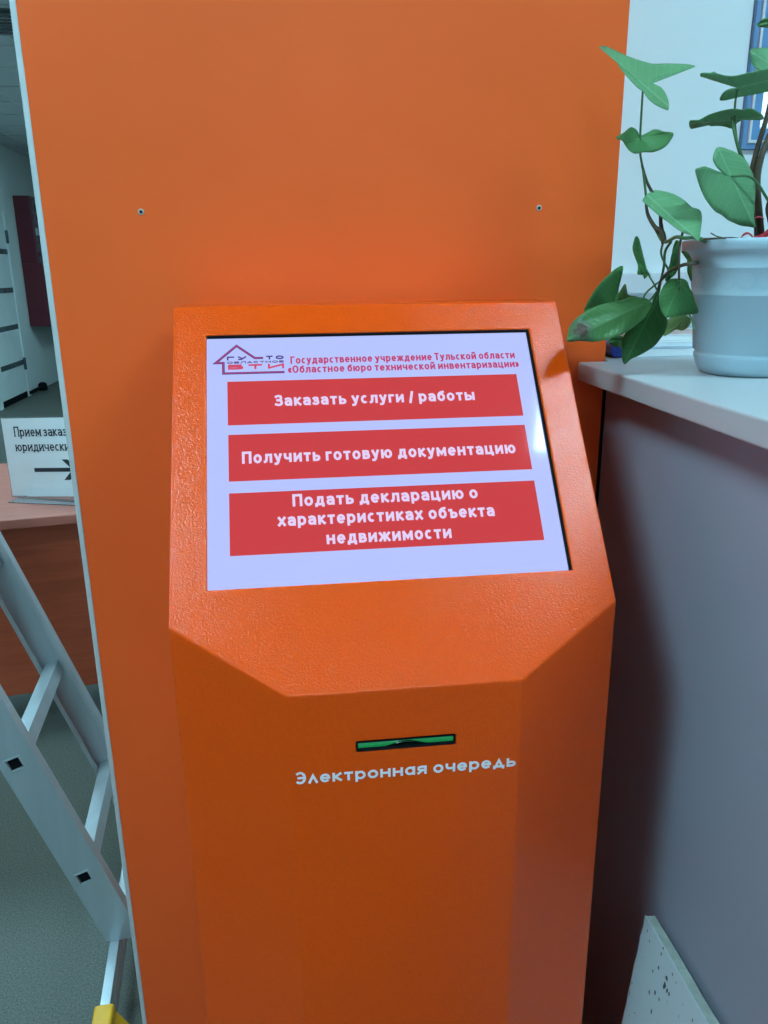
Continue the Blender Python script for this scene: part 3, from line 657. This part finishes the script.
# crown on the left stem
leaf(q4([(146,176),(165,170),(205,187),(255,210),(310,228),(345,236),(400,235),(470,238),(499,245),(470,254),(420,266),(370,280),(335,300),(352,312),(375,325),(392,350),(402,380),(400,405),(388,404),(350,385),(322,360),(308,338),(285,322),(250,285),(225,255),(195,210),(170,182)]), q4([(314,318)])[0], q4([(150,178)])[0], -0.035, -0.0004, -0.0011, 'bright', fold=0.012)
leaf(q4([(207,508),(235,490),(262,470),(282,480),(295,500),(320,492),(350,478),(385,486),(418,492),(408,520),(385,545),(345,562),(310,562),(278,567),(255,555),(240,535),(228,518)]), q4([(292,512)])[0], q4([(418,492)])[0], -0.03, 0.0003, -0.0008, 'mid', fold=0.01, wav=0.002)
leaf(q4([(305,738),(325,715),(350,703),(390,708),(430,722),(465,745),(490,768),(515,775),(524,800),(520,850),(512,890),(495,870),(470,865),(440,850),(400,820),(360,790),(330,765),(312,748)]), q4([(330,728)])[0], q4([(512,890)])[0], -0.04, -0.0003, -0.0011, 'bright', fold=0.01)
# leaves trailing over the counter edge
leaf(q5([(90,412),(98,385),(120,345),(150,305),(190,266),(215,248),(232,244),(230,270),(222,300),(216,330),(216,360),(208,390),(170,410),(120,425)]), q5([(200,385)])[0], q5([(232,244)])[0], 0.012, 0.0002, 0.0002, 'mid', cup=-0.006)
leaf(q5([(205,385),(213,355),(225,330),(241,309),(246,330),(253,350),(280,356),(300,370),(260,400),(220,400)]), q5([(240,385)])[0], q5([(241,309)])[0], 0.018, 0, 0, 'olive')
leaf(q5([(228,540),(236,500),(262,470),(300,430),(335,395),(345,360),(362,340),(375,390),(396,440),(390,480),(372,510),(345,542),(300,570),(262,588),(238,606),(228,575)]), q5([(355,375)])[0], q5([(236,606)])[0], -0.012, 0.0004, -0.0004, 'dark', fold=0.02)
leaf(q5([(178,520),(205,505),(235,505),(232,530),(228,545),(200,540)]), q5([(232,515)])[0], q5([(178,520)])[0], 0.02, 0, 0, 'dark')
leaf(q5([(28,522),(30,490),(36,466),(55,442),(85,418),(120,398),(160,384),(205,376),(240,366),(265,358),(305,361),(330,370),(340,390),(325,418),(300,448),(265,475),(230,496),(200,508),(160,518),(120,524),(70,520)]), q5([(300,388)])[0], q5([(28,515)])[0], -0.040, 0.0003, -0.0005, 'old', fold=0.016)
leaf(q5([(365,372),(370,345),(380,320),(402,294),(425,290),(450,290),(470,300),(478,322),(490,345),(498,375),(510,415),(470,424),(430,428),(395,434),(376,412)]), q5([(440,310)])[0], q5([(388,430)])[0], -0.050, 0.0004, -0.0003, 'mid', fold=0.014)
leaf(q5([(395,445),(415,430),(440,424),(465,425),(482,440),(476,465),(452,482),(428,478),(405,492),(383,502),(386,470)]), q5([(465,432)])[0], q5([(385,500)])[0], 0.02, 0, 0, 'pale', fold=0.006)
leaf(q5([(280,134),(290,140),(294,160),(297,185),(304,225),(318,250),(328,270),(333,282),(318,276),(312,292),(304,272),(286,274),(288,245),(278,215),(268,180),(273,150)]), q5([(326,278)])[0], q5([(282,134)])[0], 0.005, 0, 0, 'mid', fold=0.01)
leaf(q5([(432,148),(444,165),(442,210),(436,250),(425,275),(405,292),(390,300),(392,275),(405,240),(412,200),(420,165)]), q5([(432,160)])[0], q5([(392,300)])[0], -0.03, 0, 0, 'mid', fold=0.01)
leaf(q5([(448,190),(470,192),(486,220),(488,270),(484,300),(470,262),(478,235),(462,210)]), q5([(470,205)])[0], q5([(484,300)])[0], -0.075, 0, 0, 'olive')
# crown on the right stems
leaf(q7([(36,412),(62,395),(100,384),(140,402),(175,420),(220,446),(262,455),(225,428),(185,395),(160,350),(158,320),(168,285),(185,256),(220,256),(262,270),(300,284),(345,312),(385,350),(410,400),(430,450),(443,510),(444,580),(440,660),(436,740),(446,800),(400,796),(350,790),(300,770),(255,748),(215,715),(170,690),(120,630),(85,570),(55,490)]), q7([(280,452)])[0], q7([(440,798)])[0], -0.085, 0.0004, -0.0001, 'bright', fold=0.016)
leaf(q6([(0,772),(30,772),(62,766),(120,735),(200,710),(280,696),(345,705),(360,696),(395,695),(430,712),(462,735),(472,760),(440,768),(350,766),(300,790),(270,823),(225,812),(180,806),(130,806),(105,785),(80,776),(45,785),(18,820),(5,822),(-5,800)]), q6([(285,765)])[0], q6([(0,790)])[0], -0.055, -0.0002, 0.0012, 'bright', fold=0.01)
leaf(q6([(65,476),(80,466),(130,466),(152,458),(165,468),(225,484),(285,486),(350,472),(420,456),(500,440),(620,430),(760,450),(700,510),(600,560),(500,585),(400,606),(310,622),(240,640),(192,642),(200,610),(228,580),(270,566),(304,566),(296,540),(262,508),(225,492),(150,494),(75,491)]), q6([(304,562)])[0], q6([(760,450)])[0], -0.065, 0.0001, 0.0010, 'bright', fold=0.01)
leaf(q6([(386,320),(420,310),(470,306),(540,318),(640,360),(700,440),(620,470),(520,470),(450,455),(415,430),(390,392)]), q6([(560,440)])[0], q6([(386,330)])[0], -0.03, 0.0003, -0.0006, 'bright', fold=0.012)
leaf(q6([(428,165),(455,130),(500,110),(580,90),(660,100),(640,150),(560,175),(490,176)]), q6([(620,120)])[0], q6([(428,165)])[0], 0.0, 0, 0.0004, 'mid', fold=0.01)
leaf([(790,60),(815,48),(842,60),(850,90),(838,118),(815,130),(795,112),(786,85)], (795, 75), (838, 118), -0.06, 0.0003, 0.0005, 'bright', fold=0.012)
leaf([(790,170),(812,158),(836,165),(842,190),(830,212),(806,222),(790,200)], (795, 178), (830, 212), -0.09, 0.0003, 0.0005, 'mid', fold=0.012)

def stem(pts, rad, m='stem_green', name='stem'):
    sm = smoothline([P(*p) for p in pts], 5)
    n = len(sm)
    rr = [rad[0] + (rad[1]-rad[0])*i/(n-1) for i in range(n)]
    return obj(name, tube(bmesh.new(), sm, rr, 8), M[m], plant, smooth=True)
# trailing main stem, left
stem([(712,246,-0.03),(700,238.5,-0.085),(684,238,-0.093),(676,237,-0.08),(664,242,-0.05),(656,230,-0.035),(647,212,-0.03),(646,196,-0.03),(643,170,-0.03),(640,150,-0.03),(641,120,-0.03),(643,88,-0.035)], (0.0020, 0.0010), 'stem_green')
stem([(664,242,-0.052),(661,225,-0.042),(660,212,-0.04),(654,196,-0.034),(647,182,-0.03),(642,165,-0.03)], (0.0022, 0.0013), 'stem_brown')
stem([(664,243,-0.05),(662,232,-0.046),(655,227,-0.04),(648,215,-0.033),(646,203,-0.03)], (0.0030, 0.0014), 'stem_brown')
stem([(664,240,-0.05),(661,252,-0.03),(664,262,-0.02),(668,270,-0.02),(664,278,-0.015),(655,285,-0.01),(646,293,-0.005),(643,300,-0.005)], (0.0012, 0.0010), 'stem_green')
stem([(671,242,-0.05),(665,252,-0.035),(664,266,-0.03),(661,280,-0.02),(659,292,-0.012)], (0.0014, 0.0012), 'stem_green', 'petiole')
stem([(684,228,-0.07),(680,244,-0.08),(679,262,-0.085),(679,280,-0.078)], (0.0013, 0.0011), 'stem_brown')
stem([(700,262,-0.02),(690,264,-0.085),(683,265,-0.085),(672,270,-0.06),(662,278,-0.03),(658,290,-0.015)], (0.0022, 0.0012), 'stem_brown')
stem([(649,276,0.004),(654,284,-0.004),(658,292,-0.012)], (0.0009, 0.0011), 'stem_green', 'petiole')
stem([(688,312,-0.02),(692,320,-0.06),(694,330,-0.082)], (0.0010, 0.0010), 'stem_green', 'petiole')
stem([(679,282,-0.076),(680,286,-0.06),(679,290,-0.052)], (0.0011, 0.0010), 'stem_green', 'petiole')
stem([(659,288,-0.012),(652,298,-0.025),(646,303,-0.036),(642,305,-0.039)], (0.0011, 0.0009), 'stem_green', 'petiole')
stem([(659,290,-0.012),(658,296,-0.012),(656,301,-0.012)], (0.0011, 0.0009), 'stem_green', 'petiole')
# upright woody stems, right
stem([(758,246,-0.02),(757,225,-0.03),(756,200,-0.04),(752,175,-0.045),(757,150,-0.045),(766,120,-0.04),(776,85,-0.035),(792,70,-0.05)], (0.0034, 0.0022), 'stem_brown')
stem([(762,246,-0.03),(759,215,-0.05),(757,180,-0.055),(762,155,-0.055),(772,130,-0.05),(786,100,-0.04)], (0.0040, 0.0026), 'stem_brown')
stem([(776,246,-0.03),(770,222,-0.05),(768,205,-0.05),(780,180,-0.06),(795,176,-0.085)], (0.0026, 0.0014), 'stem_brown')
stem([(752,176,-0.05),(741,155,-0.06),(735,135,-0.062),(732,118,-0.056)], (0.0022, 0.0012), 'stem_green', 'petiole')
stem([(738,148,-0.06),(735,125,-0.058),(735,105,-0.062),(737.5,89,-0.065)], (0.0012, 0.0009), 'stem_green', 'petiole')
stem([(778,212,-0.05),(768,200,-0.075),(758,184,-0.085),(748,176,-0.087),(731,176.5,-0.085)], (0.0016, 0.0010), 'stem_green', 'petiole')
stem([(786,100,-0.04),(784,85,-0.035),(777,70,-0.03)], (0.0013, 0.0010), 'stem_green', 'petiole')
stem([(786,100,-0.04),(790,60,-0.02),(786,30,-0.005),(786,19,0.0)], (0.0015, 0.0010), 'stem_green', 'petiole')
# rootlets and red ribbon on the soil
stem([(704,239,-0.092),(720,238.2,-0.088),(735,238,-0.08),(745,240,-0.06)], (0.0011, 0.0008), 'stem_brown', 'rootlet')
stem([(711,233,-0.085),(716,236,-0.084),(722,237.5,-0.082)], (0.0006, 0.0006), 'stem_brown', 'rootlet')
def ribbon(pts, wd):
    bm = bmesh.new(); sm = smoothline([P(*p) for p in pts], 6); prev = None
    for i, p in enumerate(sm):
        off = Vector((0.3*math.sin(i*0.5), 0.6, 0.8)).normalized()*wd
        cur = (bm.verts.new(p-off), bm.verts.new(p+off))
        if prev: bm.faces.new((prev[0], cur[0], cur[1], prev[1]))
        prev = cur
    o = obj('ribbon', bm, M['ribbon'], plant, smooth=True)
    s = o.modifiers.new('thickness', 'SOLIDIFY'); s.thickness = 0.0004
ribbon([(741,238,-0.075),(743,235,-0.08),(748,233,-0.08),(753,237,-0.075),(750,240,-0.07)], 0.0012)
ribbon([(752,239,-0.07),(758,238,-0.082),(764,236,-0.084),(772,233,-0.08),(780,238,-0.075)], 0.0030)
ribbon([(755,219,-0.056),(757,217,-0.058),(761,217,-0.056),(764,219,-0.05)], 0.0012)
ribbon([(762,236,-0.082),(768,231,-0.084),(776,230,-0.08),(782,234,-0.075)], 0.0022)

# ------------------------------------------------------------------ broken ceiling tile leaning on the low wall
tl = thing('ceiling_tile', 'pitted white ceiling tile leaning against the low grey wall', 'ceiling tile', (0.2235, -0.175, 0), 0.013)
hgt = math.hypot(0.685, 0.066); ang = math.atan2(0.066, 0.685)
TX = Matrix(((math.cos(ang), 0, math.sin(ang)), (0, 1, 0), (-math.sin(ang), 0, math.cos(ang)))).to_4x4()
def rag(bm, amp, s):
    for v in bm.verts: v.co += amp*Vector((0, noise.noise(v.co*s), noise.noise(v.co*s+Vector((7, 3, 1)))))
TH = 0.0125
def tile_face():
    bm = bmesh.new(); n = 48
    def grid(x, y0, y1, z0, z1): return None
    pts = []
    for i in range(n): pts.append((0 - 0.62*i/n, hgt))
    for i in range(n): pts.append((-0.62, hgt - hgt*i/n))
    for i in range(n): pts.append((-0.62+0.62*i/n, 0))
    for i in range(n): pts.append((0, hgt*i/n))
    q = []
    for i, (y, z) in enumerate(pts):
        y += 0.0022*noise.noise(Vector((y*90, z*90, 0))); z += (0.0022*noise.noise(Vector((y*70, z*70, 5))) if z > 0.05 else 0)
        q.append((y, max(0, z)))
    return q
outl = tile_face()
bm = bmesh.new(); prism(bm, outl, lambda p, t: TX @ Vector((0.0012*t, p[0], p[1])))
obj('pitted_face', bm, M['fibre'], tl)
bm = bmesh.new(); prism(bm, outl, lambda p, t: TX @ Vector((0.0013+(TH-0.0013)*t, p[0]*0.9985-0.0004, p[1]-0.0008 if p[1] > 0.05 else p[1])))
obj('fibre_core', bm, M['fibre_edge'], tl)

# ------------------------------------------------------------------ aluminium step ladder
lad = thing('step_ladder', 'aluminium step ladder with yellow feet left of the orange partition', 'ladder', (-0.429, 0.45, 0), math.radians(4.4))
LE = -0.331; LN = math.hypot(1, LE)
D = Vector((LE, 0, 1))/LN; Pv = Vector((1, 0, -LE))/LN
def rail(x0, lean, y_web, inward, z0, z1, wdt, name='rail'):
    d = Vector((lean, 0, 1)); p = Vector((1, 0, -lean)).normalized()
    t, tk = 0.025*inward, 0.002*inward
    prof = [(-wdt/2, 0), (wdt/2, 0), (wdt/2, t), (wdt/2-0.010, t), (wdt/2-0.010, t-tk), (wdt/2-0.002, t-tk), (wdt/2-0.002, tk), (-wdt/2+0.002, tk), (-wdt/2+0.002, t-tk), (-wdt/2+0.010, t-tk), (-wdt/2+0.010, t), (-wdt/2, t)]
    bm = bmesh.new()
    def fn(q, s):
        b = Vector((x0, y_web, 0)) + p*q[0] + Vector((0, q[1], 0))
        z = z0 if s == 0 else z1      # cut level at both ends
        k = (z - b.z); return b + d*k
    prism(bm, prof, fn)
    return obj(name, bm, M['alu'], lad, bevel=0.0008)
RW = 0.066; LY = 0.375
RUNGS = [0.288 + 0.266*k for k in range(5)]
def drill(o, x0, lean):
    bm = bmesh.new(); a = math.atan2(lean, 1); h = 0.0147
    for z in RUNGS:
        v = []
        for y in (-0.05, LY+0.05):
            for sx, sz in ((-1, -1), (1, -1), (1, 1), (-1, 1)):
                p = Vector((sx*h, 0, sz*h)); p.rotate(Matrix.Rotation(a, 3, 'Y')); v.append(bm.verts.new((x0+lean*z+p.x, y, z+p.z)))
        for f in ((0,3,2,1),(4,5,6,7),(0,1,5,4),(1,2,6,5),(2,3,7,6),(3,0,4,7)): bm.faces.new([v[i] for i in f])
    c = obj('cutter', bm, None); md = o.modifiers.new('holes', 'BOOLEAN'); md.operation = 'DIFFERENCE'; md.object = c; md.solver = 'EXACT'
    pa = o.parent; o.parent = None
    dg = bpy.context.evaluated_depsgraph_get(); dg.update()
    me = bpy.data.meshes.new_from_object(o.evaluated_get(dg)); o.modifiers.clear(); o.data = me; o.parent = pa
    bpy.data.objects.remove(c)
for (yy, inw) in ((0.0, 1), (LY, -1)): drill(rail(0.006, LE, yy, inw, 0.128, 1.60, RW), 0.0, LE)
def rung(x0, lean, z):
    c = Vector((x0 + lean*z, 0, z)); a = math.atan2(lean, 1); o_, i_ = 0.0150, 0.0112
    bm = bmesh.new(); rings = []
    for y in (-0.0015, LY+0.0015):
        for h in (o_, i_):
            ring = []
            for sx, sz in ((-1, -1), (1, -1), (1, 1), (-1, 1)):
                v = Vector((sx*h, 0, sz*h)); v.rotate(Matrix.Rotation(a, 3, 'Y')); ring.append(bm.verts.new(Vector((c.x+v.x, y, c.z+v.z))))
            rings.append(ring)
    O0, I0, O1, I1 = rings
    for k in range(4):
        j = (k+1) % 4
        bm.faces.new((O0[k], O0[j], O1[j], O1[k])); bm.faces.new((I0[k], I1[k], I1[j], I0[j]))
        bm.faces.new((O0[k], I0[k], I0[j], O0[j])); bm.faces.new((O1[k], O1[j], I1[j], I1[k]))
    ro = obj('rung', bm, M['alu'], lad, bevel=0.0012)
    for (ya, yb) in ((0.004, 0.010), (LY-0.010, LY-0.004)):
        bm = bx(-0.0110, ya, -0.0110, 0.0110, yb, 0.0110)  # black block paints the shade inside the open rung end
        bmesh.ops.rotate(bm, verts=bm.verts, matrix=Matrix.Rotation(a, 3, 'Y'))
        for v in bm.verts: v.co += Vector((c.x, 0, c.z))
        pl = obj('rung_hollow_dark', bm, M['black'], ro); pl['label'] = 'black block standing for the shade in the hollow end'
    return ro
for z in RUNGS: rung(0, LE, z)
def foot_bar(xc):
    b = obj('stabiliser_bar', bx(xc-0.009, -0.165, 0.050, xc+0.009, LY+0.125, 0.127), M['alu'], lad, bevel=0.001)
    bm = bmesh.new()
    for s in (-1, 1): box(bm, xc+s*0.0091-0.0006, -0.144, 0.078, xc+s*0.0091+0.0006, LY+0.124, 0.082); box(bm, xc+s*0.0091-0.0006, -0.144, 0.104, xc+s*0.0091+0.0006, LY+0.124, 0.108)
    obj('groove', bm, M['alu'], b)
    for (ya, yb) in ((-0.20, -0.150), (LY+0.105, LY+0.145)):
        bm = bmesh.new(); prism(bm, [(-0.017, 0.134), (0.017, 0.134), (0.019, 0.115), (0.050, 0.06), (0.052, 0.0), (-0.03, 0.0), (-0.020, 0.06)], lambda q, t: (xc+q[0], ya if t == 0 else yb, q[1]))
        obj('foot', bm, M['yellow'], lad, bevel=0.004)
foot_bar(-0.0560)
# rear frame of the ladder
XA = LE*1.60*2
rail(XA, -LE, 0.03, 1, 0.128, 1.58, 0.05); rail(XA, -LE, LY-0.03, -1, 0.128, 1.58, 0.05)
foot_bar(XA+0.0387)
obj('top_platform', bx(LE*1.6-0.13, -0.01, 1.60, LE*1.6+0.11, LY+0.01, 1.625), M['alu'], lad, bevel=0.004)

# ------------------------------------------------------------------ desk
dk = thing('desk', 'reddish wooden desk in the room to the left, behind the ladder', 'desk', (-1.15, 1.285, 0), math.radians(9))
obj('desk_top', bx(-0.75, 0.0, 0.722, 0.78, 0.75, 0.75), M['wood_top'], dk, bevel=0.003)
obj('modesty_panel', bx(-0.70, 0.085, 0.17, 0.74, 0.103, 0.7215), M['wood_front'], dk)
for x in (-0.725, 0.742): obj('side_panel', bx(x-0.0, 0.05, 0, x+0.018, 0.70, 0.7215), M['wood_front'], dk)
sg = thing('desk_sign', 'white paper sign with a black arrow in a clear stand on the desk', 'sign', (-0.9355, 1.5648, 0.7505), math.radians(-17))
SX = Matrix.Rotation(math.radians(-3), 4, 'X') @ Matrix.Rotation(math.radians(-2.2), 4, 'Y') @ Matrix(((1, 0, 0), (0, 0, -1), (0, 1, 0))).to_4x4()
def sgbox(x0, y0, z0, x1, y1, z1):
    bm = bx(x0, y0, z0, x1, y1, z1)
    for v in bm.verts: v.co = SX @ v.co
    return bm
pp = obj('paper_sheet', sgbox(0, 0.006, 0.0, 0.305, 0.240, 0.0012), M['paper'], sg)
obj('clear_holder', sgbox(-0.003, 0.001, -0.004, 0.308, 0.243, -0.001), M['acrylic'], sg)
obj('clear_foot', bx(0.02, -0.055, 0.0, 0.30, -0.002, 0.002), M['acrylic'], sg)
obj('paper_fold', sgbox(0.05, 0.004, 0.0022, 0.30, 0.032, 0.0030), M['paper'], sg)
text('sign_text', 'Прием заказ', M['ink'], pp, SX, 0.037, 0.208, 0.186, 0.0300, 0.13, 0.8, 0.0018, xh=0.68, serif=True)
text('sign_text', 'юридически', M['ink'], pp, SX, 0.035, 0.211, 0.142, 0.0290, 0.13, 0.8, 0.0018, xh=0.68, serif=True)
bm = bmesh.new()
def poly(bm, pts):
    bm.faces.new([bm.verts.new(SX @ Vector((x, y, 0.0018))) for x, y in pts])
poly(bm, [(0.086, 0.091), (0.219, 0.091), (0.219, 0.079), (0.086, 0.079)])
poly(bm, [(0.18, 0.116), (0.199, 0.116), (0.236, 0.085), (0.21, 0.085)]); poly(bm, [(0.18, 0.054), (0.21, 0.085), (0.236, 0.085), (0.199, 0.054)])
obj('arrow', bm, M['ink'], pp)

# ------------------------------------------------------------------ red hydrant cabinet on the far left wall
cb = thing('hydrant_cabinet', 'tall dark red fire hydrant cabinet on the far left wall', 'cabinet', (XWL+0.004, 9.55, 0.78))
obj('lower_body', bx(0.0, 0, 0, 0.31, 0.70, 0.735), M['red_box'], cb, bevel=0.004)
obj('upper_body', bx(0.0, 0.0, 0.7352, 0.185, 0.70, 1.50), M['red_box'], cb, bevel=0.004)
obj('lower_door', bx(0.311, 0.02, 0.02, 0.320, 0.68, 0.715), M['red_box'], cb, bevel=0.002)
ud = obj('upper_door', bx(0.186, 0.02, 0.76, 0.196, 0.68, 1.48), M['red_glass'], cb, bevel=0.002); ud['label'] = 'glossy glazed upper door'
obj('cabinet_handle', bx(0.196, 0.05, 1.06, 0.222, 0.08, 1.14), M['alu'], ud)
# cable run on the ceiling edge
vt = thing('ceiling_vent', 'slatted ceiling vent in the dim room at upper left', 'vent', (-1.75, 4.55, ZC-0.012))
obj('vent_frame', (lambda bm: (box(bm, -0.3, -0.3, 0, -0.27, 0.3, 0.004), box(bm, 0.27, -0.3, 0, 0.3, 0.3, 0.004), box(bm, -0.27, -0.3, 0, 0.27, -0.27, 0.004), box(bm, -0.27, 0.27, 0, 0.27, 0.3, 0.004)) and bm)(bmesh.new()), M['alu'], vt)
bm = bmesh.new()
for k in range(8): box(bm, -0.27, -0.25+k*0.065, 0, 0.27, -0.22+k*0.065, 0.004)
obj('vent_slats', bm, M['slat'], vt)
